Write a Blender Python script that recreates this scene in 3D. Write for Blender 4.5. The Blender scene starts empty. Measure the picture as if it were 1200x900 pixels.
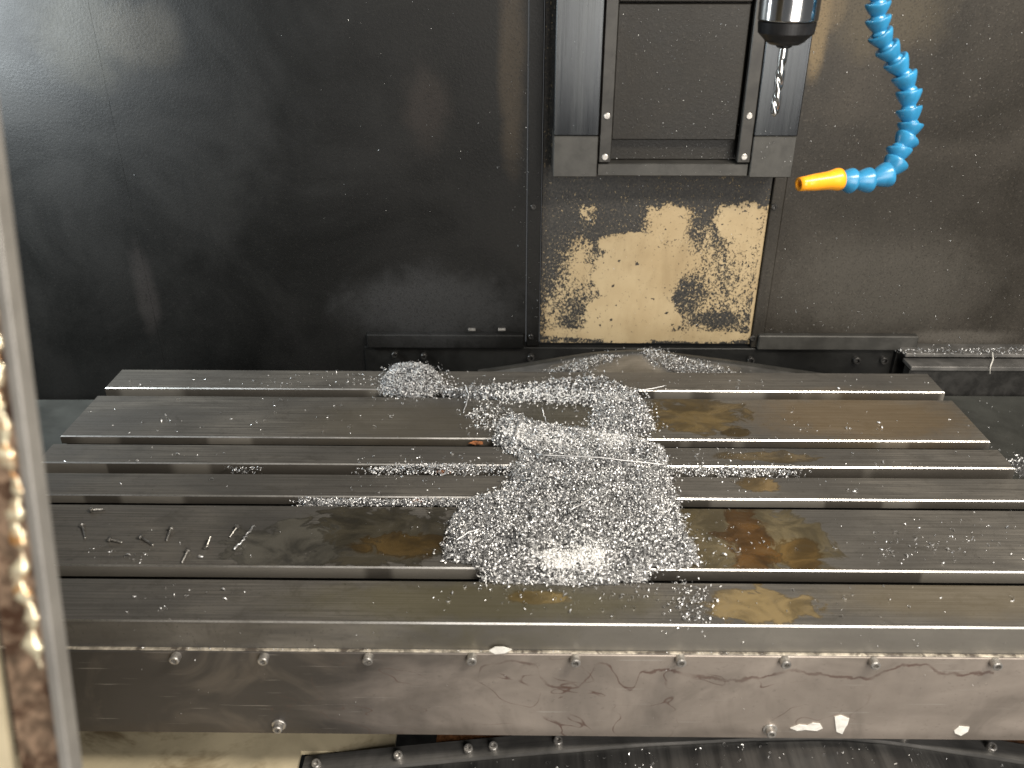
import bpy, bmesh, math, random
import numpy as np
from mathutils import Vector, Matrix

random.seed(7)
rng = np.random.default_rng(7)
S = bpy.context.scene
COL = S.collection
R = math.radians

# ------------------------------------------------------------------ camera
CAM_H, PITCH, YAW, FPX = 0.54, R(27.65), R(0.66), 1000.0
cd = bpy.data.cameras.new('camera')
cam = bpy.data.objects.new('camera', cd)
COL.objects.link(cam)
cam.location = (0, 0, CAM_H)
cam.rotation_euler = (R(90) - PITCH, 0, YAW)
cd.sensor_width = 36.0
cd.lens = 36.0 * FPX / 1200.0
cd.clip_start, cd.clip_end = 0.02, 50
cd.dof.use_dof = True
cd.dof.focus_distance = 1.0
cd.dof.aperture_fstop = 6.5
S.camera = cam

# ------------------------------------------------------------------ world, lamps, exposure
W = bpy.data.worlds.new('World')
S.world = W
W.use_nodes = True
wb = W.node_tree.nodes['Background']
wb.inputs[0].default_value = (0.86, 0.88, 0.90, 1)
wb.inputs[1].default_value = 0.10

def area(name, loc, target, sx, sy, power, color):
    l = bpy.data.lights.new(name, 'AREA')
    l.shape = 'RECTANGLE'
    l.size, l.size_y, l.energy, l.color = sx, sy, power, color
    o = bpy.data.objects.new(name, l)
    COL.objects.link(o)
    o.location = loc
    o.rotation_euler = (Vector(target) - Vector(loc)).to_track_quat('-Z', 'Y').to_euler()
    return o

area('work_lamp', (0.70, 0.22, 1.15), (0.42, 0.90, -0.05), 0.75, 0.14, 24.0, (1.0, 0.92, 0.81))
area('shop_window', (0.74, -1.4, 0.70), (0.40, 0.8, 0.05), 1.2, 1.6, 46.0, (1.0, 0.95, 0.89))
area('added_haze_lamp', (-1.0, 0.93, 0.50), (-0.93, 1.27, 0.44), 0.30, 0.30, 15.0, (0.88, 0.96, 1.0))  # unseen lamp, added to pale the far-left wall as lens haze would

S.view_settings.view_transform = 'Standard'
S.view_settings.look = 'None'
S.view_settings.exposure = 0.15
S.view_settings.gamma = 1.0

# ------------------------------------------------------------------ sight lines of the photograph -> real planes
_r = Vector((math.cos(YAW), math.sin(YAW), 0))
_fh = Vector((-math.sin(YAW), math.cos(YAW), 0))
_f = _fh * math.cos(PITCH) - Vector((0, 0, 1)) * math.sin(PITCH)
_u = _fh * math.sin(PITCH) + Vector((0, 0, 1)) * math.cos(PITCH)
EYE = Vector((0, 0, CAM_H))

def ray(u, v):
    return _f + _r * ((u - 600) / FPX) + _u * ((450 - v) / FPX)

def onz(u, v, z=0.0):
    d = ray(u, v)
    return EYE + d * ((z - CAM_H) / d.z)

def ony(u, v, y):
    d = ray(u, v)
    return EYE + d * (y / d.y)

# ------------------------------------------------------------------ mesh helpers
def link(o, parent=None):
    COL.objects.link(o)
    if parent is not None:
        o.parent = parent
    return o

def thing(name, label, cat, loc=(0, 0, 0), group=None, rot=None):
    o = bpy.data.objects.new(name, None)
    o.empty_display_size = 0.02
    o.location = loc
    if rot is not None:
        o.rotation_euler = rot
    o['label'] = label
    o['category'] = cat
    if group:
        o['group'] = group
    return link(o)

def tag(o, label=None, cat=None, group=None, kind=None):
    if label: o['label'] = label
    if cat: o['category'] = cat
    if group: o['group'] = group
    if kind: o['kind'] = kind
    return o

def obj(name, bm, mats, parent=None, smooth=False, origin=None):
    """bm is in world coordinates; it is moved into its parent's space"""
    me = bpy.data.meshes.new(name)
    off = Vector((0, 0, 0))
    if parent is not None:
        p = parent
        while p is not None:
            off += Vector(p.location)
            p = p.parent
    if origin is not None:
        off = Vector(origin)
    bmesh.ops.recalc_face_normals(bm, faces=bm.faces)
    bm.transform(Matrix.Translation(-off))
    bm.to_mesh(me)
    bm.free()
    if smooth:
        me.polygons.foreach_set('use_smooth', [True] * len(me.polygons))
    for m in (mats if isinstance(mats, (list, tuple)) else [mats]):
        me.materials.append(m)
    o = bpy.data.objects.new(name, me)
    if origin is not None and parent is None:
        o.location = origin
    return link(o, parent)

def box(bm, x0, x1, y0, y1, z0, z1, mat=0):
    vs = [bm.verts.new(p) for p in ((x0, y0, z0), (x1, y0, z0), (x1, y1, z0), (x0, y1, z0),
                                    (x0, y0, z1), (x1, y0, z1), (x1, y1, z1), (x0, y1, z1))]
    fs = [bm.faces.new([vs[i] for i in q]) for q in
          ((0, 3, 2, 1), (4, 5, 6, 7), (0, 1, 5, 4), (1, 2, 6, 5), (2, 3, 7, 6), (3, 0, 4, 7))]
    for f in fs:
        f.material_index = mat
    return vs

def bevel_all(bm, w, seg=1, sel=None):
    es = [e for e in bm.edges if (sel is None or sel(e))]
    bmesh.ops.bevel(bm, geom=es, offset=w, segments=seg, affect='EDGES', profile=0.5)

def bbox(x0, x1, y0, y1, z0, z1, w=0.001, seg=1):
    bm = bmesh.new()
    box(bm, min(x0, x1), max(x0, x1), min(y0, y1), max(y0, y1), min(z0, z1), max(z0, z1))
    if w:
        bevel_all(bm, w, seg)
    return bm

def frame_of(axis):
    a = Vector(axis).normalized()
    t = Vector((0, 0, 1)) if abs(a.z) < 0.9 else Vector((1, 0, 0))
    x = t.cross(a).normalized()
    return x, a.cross(x).normalized(), a

def lathe(bm, prof, p, axis, n=20, cap0=True, cap1=True, mat=0):
    """prof: list of (s along axis, radius)"""
    x, y, a = frame_of(axis)
    p = Vector(p)
    rings = []
    for s, r in prof:
        rings.append([bm.verts.new(p + a * s + (x * math.cos(2 * math.pi * k / n) + y * math.sin(2 * math.pi * k / n)) * r) for k in range(n)])
    for i in range(len(rings) - 1):
        for k in range(n):
            f = bm.faces.new((rings[i][k], rings[i][(k + 1) % n], rings[i + 1][(k + 1) % n], rings[i + 1][k]))
            f.material_index = mat
    if cap0:
        bm.faces.new(rings[0][::-1]).material_index = mat
    if cap1:
        bm.faces.new(rings[-1]).material_index = mat
    return rings

def tube(bm, pts, r, n=6, r_end=None):
    pts = [Vector(p) for p in pts]
    rings = []
    m = len(pts)
    for i, p in enumerate(pts):
        t = pts[min(i + 1, m - 1)] - pts[max(i - 1, 0)]
        x, y, a = frame_of(t)
        rr = r if r_end is None else r + (r_end - r) * i / (m - 1)
        rings.append([bm.verts.new(p + (x * math.cos(2 * math.pi * k / n) + y * math.sin(2 * math.pi * k / n)) * rr) for k in range(n)])
    for i in range(m - 1):
        for k in range(n):
            bm.faces.new((rings[i][k], rings[i][(k + 1) % n], rings[i + 1][(k + 1) % n], rings[i + 1][k]))
    bm.faces.new(rings[0][::-1])
    bm.faces.new(rings[-1])

def mesh_np(name, V, Q, mats, midx=None, smooth=False):
    me = bpy.data.meshes.new(name)
    me.vertices.add(len(V))
    me.vertices.foreach_set('co', V.astype(np.float32).ravel())
    me.loops.add(Q.size)
    me.loops.foreach_set('vertex_index', Q.astype(np.int32).ravel())
    me.polygons.add(len(Q))
    me.polygons.foreach_set('loop_start', np.arange(0, Q.size, Q.shape[1], dtype=np.int32))
    me.update(calc_edges=True)
    for m in mats:
        me.materials.append(m)
    if midx is not None:
        me.polygons.foreach_set('material_index', midx.astype(np.int32))
    if smooth:
        me.polygons.foreach_set('use_smooth', [True] * len(Q))
    me.validate()
    return me

# ------------------------------------------------------------------ node helpers
class NB:
    def __init__(self, name):
        self.m = bpy.data.materials.new(name)
        self.m.use_nodes = True
        self.t = self.m.node_tree
        self.b = self.t.nodes['Principled BSDF']
        g = self.t.nodes.new('ShaderNodeNewGeometry')
        self.pos = g.outputs['Position']
        self.geo = g
        self.sep = None
    def n(self, typ, **kw):
        x = self.t.nodes.new('ShaderNode' + typ)
        for k, v in kw.items():
            setattr(x, k, v)
        return x
    def put(self, sock, val):
        if isinstance(val, bpy.types.NodeSocket):
            self.t.links.new(val, sock)
        elif isinstance(val, (tuple, list)):
            sock.default_value = (*val, 1.0) if (len(val) == 3 and sock.type == 'RGBA') else val
        else:
            sock.default_value = val
    def math(self, op, a, b=0.0, c=0.0, clamp=False):
        x = self.n('Math', operation=op, use_clamp=clamp)
        self.put(x.inputs[0], a); self.put(x.inputs[1], b); self.put(x.inputs[2], c)
        return x.outputs[0]
    def vmath(self, op, a, b=(0, 0, 0)):
        x = self.n('VectorMath', operation=op)
        self.put(x.inputs[0], a); self.put(x.inputs[1], b)
        return x.outputs['Value'] if op in ('LENGTH', 'DISTANCE', 'DOT_PRODUCT') else x.outputs[0]
    def noise(self, scale=(1, 1, 1), detail=4, rough=0.55, dist=0.0, off=(0, 0, 0)):
        v = self.vmath('MULTIPLY', self.vmath('ADD', self.pos, off), scale)
        x = self.n('TexNoise')
        self.put(x.inputs['Vector'], v)
        x.inputs['Scale'].default_value = 1.0
        x.inputs['Detail'].default_value = detail
        x.inputs['Roughness'].default_value = rough
        x.inputs['Distortion'].default_value = dist
        return x.outputs['Fac']
    def ramp(self, v, a, b, lo=0.0, hi=1.0, smooth=True):
        x = self.n('MapRange')
        x.interpolation_type = 'SMOOTHSTEP' if smooth else 'LINEAR'
        self.put(x.inputs[0], v)
        for i, k in enumerate((a, b, lo, hi)):
            self.put(x.inputs[i + 1], k)
        return x.outputs[0]
    def mix(self, f, a, b, mode='MIX'):
        x = self.n('Mix', data_type='RGBA', blend_type=mode)
        self.put(x.inputs[0], f); self.put(x.inputs[6], a); self.put(x.inputs[7], b)
        return x.outputs[2]
    def mixf(self, f, a, b):
        x = self.n('Mix', data_type='FLOAT')
        self.put(x.inputs[0], f); self.put(x.inputs[2], a); self.put(x.inputs[3], b)
        return x.outputs[0]
    def xyz(self):
        if self.sep is None:
            s = self.n('SeparateXYZ')
            self.t.links.new(self.pos, s.inputs[0])
            self.sep = s.outputs
        return self.sep
    def blob(self, c, r, wob, amt=0.5, edge=0.25):
        """1 inside an ellipse with an uneven outline, 0 outside; c, r three-vectors; wob a noise socket"""
        d = self.vmath('LENGTH', self.vmath('DIVIDE', self.vmath('SUBTRACT', self.pos, tuple(c)), tuple(r)))
        d = self.math('ADD', d, self.math('MULTIPLY', self.math('SUBTRACT', wob, 0.5), amt * 2))
        return self.ramp(d, 1.0 - edge, 1.0 + edge, 1.0, 0.0), d
    def bump(self, h, strength=0.3, dist=0.001, prev=None):
        x = self.n('Bump')
        x.inputs['Strength'].default_value = strength
        x.inputs['Distance'].default_value = dist
        self.put(x.inputs['Height'], h)
        if prev is not None:
            self.t.links.new(prev, x.inputs['Normal'])
        return x.outputs[0]
    def done(self, color=None, rough=None, metal=None, normal=None, spec=None, coat=None):
        for k, v in (('Base Color', color), ('Roughness', rough), ('Metallic', metal), ('Normal', normal),
                     ('Specular IOR Level', spec), ('Coat Weight', coat)):
            if v is not None:
                self.put(self.b.inputs[k], v)
        return self.m

# ------------------------------------------------------------------ layout of the machine table (metres, table top z = 0)
LANDS = [(1.0136, 1.0690), (0.8877, 0.9917), (0.8289, 0.8699), (0.7646, 0.8078), (0.6472, 0.7474), (0.5721, 0.6287)]
TX0, TX1 = onz(120, 457).x, onz(1108, 460).x
T_BOT = -0.105
WALL_Y = 1.27

# ------------------------------------------------------------------ materials
def X_at(u, v, y=WALL_Y): return ony(u, v, y).x
def Z_at(u, v, y=WALL_Y): return ony(u, v, y).z
def rb(px, py, rx, ry, z=0.0):
    """centre and radii on the table for an ellipse seen at px, py"""
    c = onz(px, py, z)
    ex = (onz(px + rx, py, z) - onz(px - rx, py, z)).length / 2
    ey = (onz(px, py + ry, z) - onz(px, py - ry, z)).length / 2
    return (c.x, c.y, z), (ex, ey, 1.0)

def mat_land():
    b = NB('machined_cast_iron')
    grain = b.noise((9, 900, 60), 3, 0.6)
    broad = b.noise((5, 9, 5), 5, 0.6, 0.6)
    line = b.noise((5, 330, 20), 2, 0.6, 0.0, (0.7, 0.2, 0))
    fine = b.noise((160, 260, 160), 4, 0.65)
    wob = b.noise((30, 38, 30), 6, 0.62, 0.8)
    wob3 = b.noise((17, 24, 17), 6, 0.6, 1.2, (1, 4, 0))
    wob2 = b.noise((75, 90, 75), 5, 0.65, 0.6, (3, 1, 0))
    col = b.mix(b.ramp(broad, 0.3, 0.72), (0.118, 0.112, 0.102), (0.215, 0.198, 0.170))
    col = b.mix(b.ramp(grain, 0.35, 0.7), col, (0.100, 0.094, 0.085))
    col = b.mix(b.math('MULTIPLY', b.ramp(line, 0.48, 0.66), 0.55), col, (0.075, 0.069, 0.06))
    col = b.mix(b.math('MULTIPLY', b.ramp(fine, 0.56, 0.75), 0.5), col, (0.055, 0.05, 0.042))
    mott = b.noise((34, 60, 34), 6, 0.7, 0.8, (8, 2, 0))
    col = b.mix(b.math('MULTIPLY', b.ramp(mott, 0.5, 0.72), 0.5), col, (0.07, 0.064, 0.054))
    scr = b.noise((6, 1500, 6), 2, 0.5, 0.0, (2, 0.3, 0))
    col = b.mix(b.math('MULTIPLY', b.ramp(scr, 0.68, 0.76), 0.3), col, (0.34, 0.32, 0.29))
    dot = b.noise((420, 420, 420), 2, 0.6, 0.0, (1, 1, 0))
    col = b.mix(b.math('MULTIPLY', b.ramp(dot, 0.66, 0.74), 0.6), col, (0.03, 0.027, 0.022))
    # slot walls: patches rubbed clean by clamps
    nz = b.n('SeparateXYZ'); b.t.links.new(b.geo.outputs['Normal'], nz.inputs[0])
    wall = b.math('MULTIPLY', b.ramp(b.math('ABSOLUTE', nz.outputs[1]), 0.8, 0.95), b.math('GREATER_THAN', b.xyz()[1], 0.60))
    face = b.math('MULTIPLY', b.ramp(b.math('ABSOLUTE', nz.outputs[1]), 0.8, 0.95), b.math('LESS_THAN', b.xyz()[1], 0.60))
    col = b.mix(b.math('MULTIPLY', face, b.ramp(b.xyz()[0], -0.25, 0.15, 0.0, 0.6)), col, (0.25, 0.232, 0.20))  # front face painted lighter to the right, following the light's falloff
    band = b.noise((9, 4, 0.1), 1, 0.4, 0.0, (3, 7, 0))
    wc = b.mix(b.ramp(band, 0.50, 0.53), (0.085, 0.075, 0.062), (0.27, 0.25, 0.215))
    col = b.mix(b.math('MULTIPLY', wall, 0.7), col, wc)
    rgh = b.mixf(b.ramp(broad, 0.3, 0.7), 0.36, 0.52)
    # warm varnish of dried coolant
    tint = [((1010, 488, 120, 26), (0.20, 0.135, 0.062), 0.55), ((560, 705, 200, 22), (0.135, 0.118, 0.055), 0.5),
            ((470, 494, 120, 22), (0.13, 0.11, 0.075), 0.4), ((700, 490, 90, 26), (0.09, 0.08, 0.05), 0.5),
            ((1130, 700, 150, 22), (0.19, 0.15, 0.085), 0.4), ((300, 625, 60, 26), (0.05, 0.05, 0.048), 0.4)]
    for (px, py, rx, ry), c, k in tint:
        m, _ = b.blob(*rb(px, py, rx, ry), wob, 0.5, 0.5)
        col = b.mix(b.math('MULTIPLY', m, k), col, c)
    # oil puddles: brown pools with darker rims
    pools = [((815, 487, 56, 19), (0.095, 0.066, 0.026)), ((865, 507, 18, 5), (0.05, 0.034, 0.012)),
             ((432, 628, 100, 36), (0.040, 0.035, 0.024)), ((466, 640, 50, 16), (0.066, 0.043, 0.016)),
             ((822, 630, 44, 38), (0.070, 0.054, 0.024)), ((885, 632, 88, 38), (0.110, 0.088, 0.048)), ((878, 630, 30, 36), (0.075, 0.036, 0.008)),
             ((930, 648, 28, 18), (0.100, 0.062, 0.020)),
             ((893, 711, 68, 20), (0.165, 0.122, 0.058)), ((905, 535, 60, 6), (0.10, 0.075, 0.04)),
             ((885, 568, 22, 10), (0.13, 0.09, 0.04)), ((640, 700, 40, 8), (0.15, 0.11, 0.045)), ((330, 640, 60, 30), (0.07, 0.066, 0.055))]
    wet = None
    for i, ((px, py, rx, ry), c) in enumerate(pools):
        m, d = b.blob(*rb(px, py, rx, ry), wob3 if i % 2 else wob, 1.4, 0.16)
        m = b.math('MULTIPLY', m, b.math('GREATER_THAN', b.xyz()[2], -0.0016))
        soft = b.mix(b.ramp(wob3, 0.36, 0.66), tuple(x * 0.5 for x in c), tuple(min(1, x * 1.3) for x in c))
        col = b.mix(b.math('MULTIPLY', m, b.ramp(wob, 0.2, 0.55, 0.7, 0.97)), col, soft)
        rim = b.math('MULTIPLY', b.ramp(d, 0.86, 0.97), b.ramp(d, 0.98, 1.06, 1, 0))
        rim = b.math('MULTIPLY', rim, b.math('GREATER_THAN', b.xyz()[2], -0.0016))
        col = b.mix(b.math('MULTIPLY', rim, 0.5), col, tuple(x * 0.35 for x in c))
        wet = m if wet is None else b.math('MAXIMUM', wet, m)
    rgh = b.mixf(b.math('MULTIPLY', wet, b.ramp(wob3, 0.3, 0.6)), rgh, 0.26)
    metal = b.mixf(wet, 0.35, 0.0)
    nrm = b.bump(grain, 0.18, 0.0004)
    nrm = b.bump(fine, 0.12, 0.0005, nrm)
    return b.done(col, rgh, metal, nrm)

def mat_steel(name, c0, c1, rough=0.4, metal=0.7, scale=(8, 40, 40), grain=(8, 8, 500), bump=0.15):
    b = NB(name)
    n = b.noise(scale, 5, 0.6, 0.4)
    g = b.noise(grain, 3, 0.6)
    col = b.mix(b.ramp(n, 0.3, 0.7), c0, c1)
    col = b.mix(b.math('MULTIPLY', b.ramp(g, 0.4, 0.75), 0.35), col, tuple(x * 0.45 for x in c0))
    return b.done(col, b.mixf(n, rough - 0.08, rough + 0.14), metal, b.bump(g, bump, 0.0004))

def mat_apron():
    b = NB('stained_steel_sheet')
    x, y, z = b.xyz()
    broad = b.noise((6, 6, 14), 5, 0.6, 0.5)
    smear = b.noise((18, 18, 4), 4, 0.6, 0.3)
    fine = b.noise((200, 200, 300), 4, 0.65)
    col = b.mix(b.ramp(broad, 0.3, 0.7), (0.31, 0.268, 0.230), (0.43, 0.372, 0.322))
    col = b.mix(b.math('MULTIPLY', b.ramp(smear, 0.45, 0.75), 0.45), col, (0.15, 0.135, 0.12))
    col = b.mix(b.math('MULTIPLY', b.ramp(fine, 0.58, 0.75), 0.35), col, (0.12, 0.105, 0.09))
    # left end darkened: reflection falloff and shade painted into the sheet colour
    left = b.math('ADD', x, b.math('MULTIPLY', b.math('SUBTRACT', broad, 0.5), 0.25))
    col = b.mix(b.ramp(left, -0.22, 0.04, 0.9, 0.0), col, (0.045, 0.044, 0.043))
    # brown tide lines left by dried coolant
    rust = (0.135, 0.078, 0.062)
    n1 = b.noise((15, 15, 26), 2, 0.45, 0.5, (0.3, 0, 0.11))
    c1 = b.math('ABSOLUTE', b.math('SUBTRACT', n1, 0.52))
    brk = b.noise((30, 30, 30), 3, 0.6, 0, (9, 0, 0))
    l1 = b.math('MULTIPLY', b.ramp(c1, 0.001, 0.008, 1, 0), b.ramp(brk, 0.42, 0.6))
    sp, _ = b.blob((0.03, 0.57, -0.09), (0.26, 1, 0.055), broad, 0.4, 0.3)
    l1 = b.math('MULTIPLY', l1, sp)
    col = b.mix(b.math('MULTIPLY', l1, 0.85), col, rust)
    pts = [(560, 795), (575, 778), (600, 775), (628, 778), (633, 795), (660, 805), (690, 795), (705, 778),
           (740, 808), (752, 787), (800, 789), (862, 797), (935, 787), (1015, 794), (1065, 779), (1120, 790), (1165, 788)]
    fc = b.n('FloatCurve')
    w = [ony(u, v, 0.568) for u, v in pts]
    xa, xb = w[0].x, w[-1].x
    cu = fc.mapping.curves[0]
    while len(cu.points) < len(w):
        cu.points.new(0.5, 0.5)
    for p, q in zip(cu.points, w):
        p.location = ((q.x - xa) / (xb - xa), (q.z + 0.138) / 0.106)
    fc.mapping.update()
    b.put(fc.inputs['Value'], b.ramp(x, xa, xb, 0, 1, False))
    zz = b.ramp(z, -0.138, -0.032, 0, 1, False)
    jig = b.math('MULTIPLY', b.math('SUBTRACT', b.noise((70, 70, 70), 3), 0.5), 0.14)
    dz = b.math('ABSOLUTE', b.math('SUBTRACT', zz, b.math('ADD', fc.outputs[0], jig)))
    inx = b.math('MULTIPLY', b.math('GREATER_THAN', x, xa), b.math('LESS_THAN', x, xb))
    l2 = b.math('MULTIPLY', b.ramp(dz, 0.006, 0.022, 1, 0), inx)
    l2 = b.math('MULTIPLY', l2, b.ramp(brk, 0.36, 0.55, 0.12, 0.75))
    col = b.mix(l2, col, rust)
    scr = b.noise((14, 14, 420), 2, 0.5, 0, (1, 0, 0.03))
    col = b.mix(b.math('MULTIPLY', b.ramp(scr, 0.66, 0.74), 0.4), col, (0.58, 0.55, 0.5))
    cloud_ = b.noise((11, 11, 9), 4, 0.6, 1.2, (4, 0, 2))
    col = b.mix(b.math('MULTIPLY', b.ramp(cloud_, 0.48, 0.68), 0.5), col, (0.19, 0.165, 0.14))
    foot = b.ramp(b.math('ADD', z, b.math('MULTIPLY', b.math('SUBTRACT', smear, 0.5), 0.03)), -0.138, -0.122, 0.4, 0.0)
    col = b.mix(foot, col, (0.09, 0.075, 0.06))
    rgh = b.mixf(broad, 0.34, 0.52)
    return b.done(col, rgh, 0.45, b.bump(fine, 0.08, 0.0005))

def mat_wall(name, base, hi, patches=(), rough=0.42, streak=0.5, spec=0.3, grit=1.0):
    b = NB(name)
    broad = b.noise((4, 4, 5), 6, 0.62, 0.6)
    run = b.noise((40, 40, 4), 4, 0.6, 0.3)
    fine = b.noise((260, 260, 260), 3, 0.7)
    wob = b.noise((24, 24, 20), 6, 0.65, 0.5)
    col = b.mix(b.ramp(broad, 0.32, 0.72), base, hi)
    col = b.mix(b.math('MULTIPLY', b.ramp(run, 0.5, 0.8), streak), col, tuple(x * 0.5 for x in base))
    for (u, v, ru, rv), c, k in patches:
        p = ony(u, v, WALL_Y)
        s = (p - EYE).dot(_f) / FPX
        m, _ = b.blob((p.x, WALL_Y, p.z), (ru * s, 1, rv * s), wob, 0.6, 0.5)
        col = b.mix(b.math('MULTIPLY', m, k), col, c)
    col = b.mix(b.math('MULTIPLY', b.ramp(fine, 0.58, 0.70), 0.45 * grit), col, tuple(min(1, x * 2.1) for x in hi))
    gr2 = b.noise((420, 420, 420), 3, 0.75, 0.0, (4, 4, 4))
    col = b.mix(b.math('MULTIPLY', b.ramp(gr2, 0.52, 0.66), 0.55 * grit), col, tuple(x * 0.35 for x in base))
    rgh = b.mixf(b.ramp(broad, 0.3, 0.7), rough, rough + 0.18)
    nrm = b.bump(fine, 0.35, 0.0008)
    return b.done(col, rgh, 0.0, nrm, spec)

def mat_gold():
    """beige paint under black caked coolant grime"""
    b = NB('grimy_beige_paint')
    w1 = b.noise((60, 60, 50), 7, 0.7, 0.5)
    w2 = b.noise((300, 300, 260), 4, 0.72, 0.5, (2, 0, 5))
    broad = b.noise((9, 9, 9), 4, 0.6)
    def bl(u, v, ru, rv, amt=0.9, edge=0.3):
        p = ony(u, v, WALL_Y)
        s = (p - EYE).dot(_f) / FPX
        return b.blob((p.x, WALL_Y, p.z), (ru * s, 1, rv * s * 1.05), w1, amt, edge)[0]
    acc = None
    for a in ((738, 372, 62, 32, 0.3, 0.12), (748, 322, 56, 40, 0.5, 0.12), (738, 286, 40, 14, 0.5, 0.2), (790, 262, 36, 30, 1.0, 0.7), (868, 258, 30, 28, 0.6, 0.3), (866, 318, 28, 70, 0.9, 0.7),
              (690, 245, 14, 22, 1.0, 0.6), (815, 394, 74, 7, 0.4, 0.3), (705, 390, 72, 8, 0.4, 0.3), (890, 320, 5, 86, 0.5, 0.3),
              (668, 335, 30, 66, 1.2, 1.0), (840, 335, 52, 60, 1.2, 1.0), (800, 300, 40, 50, 1.0, 0.9)):
        m = bl(*a)
        acc = m if acc is None else b.math('MAXIMUM', acc, m)
    for a in ((806, 344, 18, 24, 0.9, 0.5), (818, 255, 13, 44, 0.9, 0.5), (705, 256, 40, 22, 0.8, 0.6), (672, 362, 16, 34, 0.8, 0.6), (838, 374, 26, 9, 1.1, 0.5), (852, 330, 28, 36, 1.0, 1.0), (650, 290, 20, 60, 0.7, 0.6)):
        acc = b.math('SUBTRACT', acc, b.math('MULTIPLY', bl(*a), 0.48), clamp=True)
    s = b.math('ADD', acc, b.math('MULTIPLY', b.math('SUBTRACT', w2, 0.5), 2.4))
    shade_line = b.ramp(b.math('ADD', b.xyz()[2], b.math('MULTIPLY', b.math('SUBTRACT', w1, 0.5), 0.05)), Z_at(760, 246), Z_at(760, 232), 0.0, 1.0)  # shade below the column, painted in with the grime as a dark top strip
    wm = b.noise((190, 190, 150), 5, 0.7, 0.6, (6, 0, 2))
    s = b.math('ADD', s, b.math('MULTIPLY', b.math('SUBTRACT', wm, 0.5), 1.8))
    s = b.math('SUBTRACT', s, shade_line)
    paint = b.ramp(s, 0.40, 0.60)
    beige = b.mix(b.ramp(broad, 0.3, 0.7), (0.38, 0.285, 0.158), (0.47, 0.37, 0.22))
    grime = b.mix(b.ramp(w2, 0.35, 0.7), (0.012, 0.012, 0.012), (0.055, 0.050, 0.042))
    dots = b.ramp(b.noise((120, 120, 120), 2, 0.5, 0, (7, 0, 0)), 0.70, 0.73)
    fl = b.noise((330, 330, 240), 3, 0.6, 0.5, (3, 0, 9))
    clus = b.ramp(w1, 0.42, 0.6)
    paint = b.math('MAXIMUM', paint, b.math('MULTIPLY', b.ramp(fl, 0.60, 0.66), clus))
    beige = b.mix(b.math('MULTIPLY', b.ramp(b.noise((30, 30, 9), 5, 0.6, 0.4, (1, 0, 1)), 0.45, 0.75), 0.45), beige, (0.26, 0.185, 0.095))
    beige = b.mix(dots, beige, (0.03, 0.025, 0.02))
    col = b.mix(paint, grime, beige)
    return b.done(col, b.mixf(paint, 0.6, 0.42), 0.0, b.bump(b.math('MULTIPLY', paint, -1.0), 0.5, 0.0015))

def mat_plain(name, col, rough=0.4, metal=0.0, var=0.25, scale=60, bump=0.1, spec=0.5, dirt=None):
    b = NB(name)
    n = b.noise((scale, scale, scale), 5, 0.62, 0.3)
    c = b.mix(b.ramp(n, 0.3, 0.7), tuple(x * (1 - var) for x in col), tuple(min(1, x * (1 + var)) for x in col))
    if dirt:
        d = b.noise((scale * 0.4,) * 3, 6, 0.7, 0.6, (5, 5, 5))
        c = b.mix(b.ramp(d, 0.48, 0.62), c, dirt)
    return b.done(c, b.mixf(n, max(0.03, rough - 0.06), rough + 0.1), metal, b.bump(n, bump, 0.0006), spec)

def mat_chips():
    b = NB('bright_aluminium')
    r = b.geo.outputs['Random Per Island']
    col = b.mix(r, (0.48, 0.48, 0.485), (0.98, 0.98, 0.97))
    return b.done(col, b.mixf(r, 0.28, 0.60), 0.92)

M_land = mat_land()
M_base = mat_plain('dark_oily_iron', (0.03, 0.029, 0.027), 0.45, 0.3, 0.4)
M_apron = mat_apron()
M_edge = mat_steel('worn_bright_edge', (0.80, 0.78, 0.74), (0.92, 0.90, 0.87), 0.34, 1.0, (12, 60, 60), (300, 300, 300), 0.1)
M_front = mat_steel('ground_table_face', (0.20, 0.19, 0.175), (0.29, 0.27, 0.245), 0.42, 0.45, (7, 30, 30), (8, 8, 700))
M_screw = mat_plain('oiled_steel_screw', (0.46, 0.44, 0.41), 0.34, 0.75, 0.35, 150)
M_loose = mat_plain('dull_loose_screw', (0.30, 0.29, 0.27), 0.3, 0.85, 0.4, 200)
M_black_screw = mat_plain('blackened_screw', (0.06, 0.058, 0.055), 0.32, 0.6, 0.4, 150)
BEI = (0.30, 0.235, 0.13)
M_wall_l = mat_wall('dark_oily_paint', (0.0038, 0.0038, 0.0034), (0.0085, 0.0080, 0.0070),
                    [((500, 125, 26, 42), (0.045, 0.035, 0.029), 0.3), ((505, 360, 90, 42), (0.034, 0.034, 0.034), 0.8),
                     ((95, 30, 50, 60), (0.045, 0.042, 0.032), 0.5), ((165, 40, 45, 34), (0.05, 0.045, 0.036), 0.5),
                     ((170, 340, 12, 50), (0.05, 0.043, 0.04), 0.28), ((600, 60, 14, 130), (0.045, 0.034, 0.022), 0.7)])
M_wall_r = mat_wall('brown_oily_paint', (0.025, 0.0220, 0.0175), (0.049, 0.043, 0.035),
                    [((960, 34, 10, 50), (0.24, 0.175, 0.09), 0.6), ((975, 10, 16, 22), (0.17, 0.125, 0.07), 0.5), ((1040, 20, 60, 40), (0.085, 0.07, 0.045), 0.6),
                     ((1040, 330, 110, 60), (0.075, 0.069, 0.058), 0.6), ((1120, 395, 60, 8), (0.12, 0.11, 0.095), 0.5),
                     ((1060, 240, 100, 50), (0.028, 0.025, 0.02), 0.6)], 0.40, 0.3)
M_gold = mat_gold()
M_rail = mat_steel('brushed_guide_steel', (0.036, 0.039, 0.043), (0.064, 0.068, 0.070), 0.20, 0.8, (30, 30, 3), (900, 900, 6))
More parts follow.
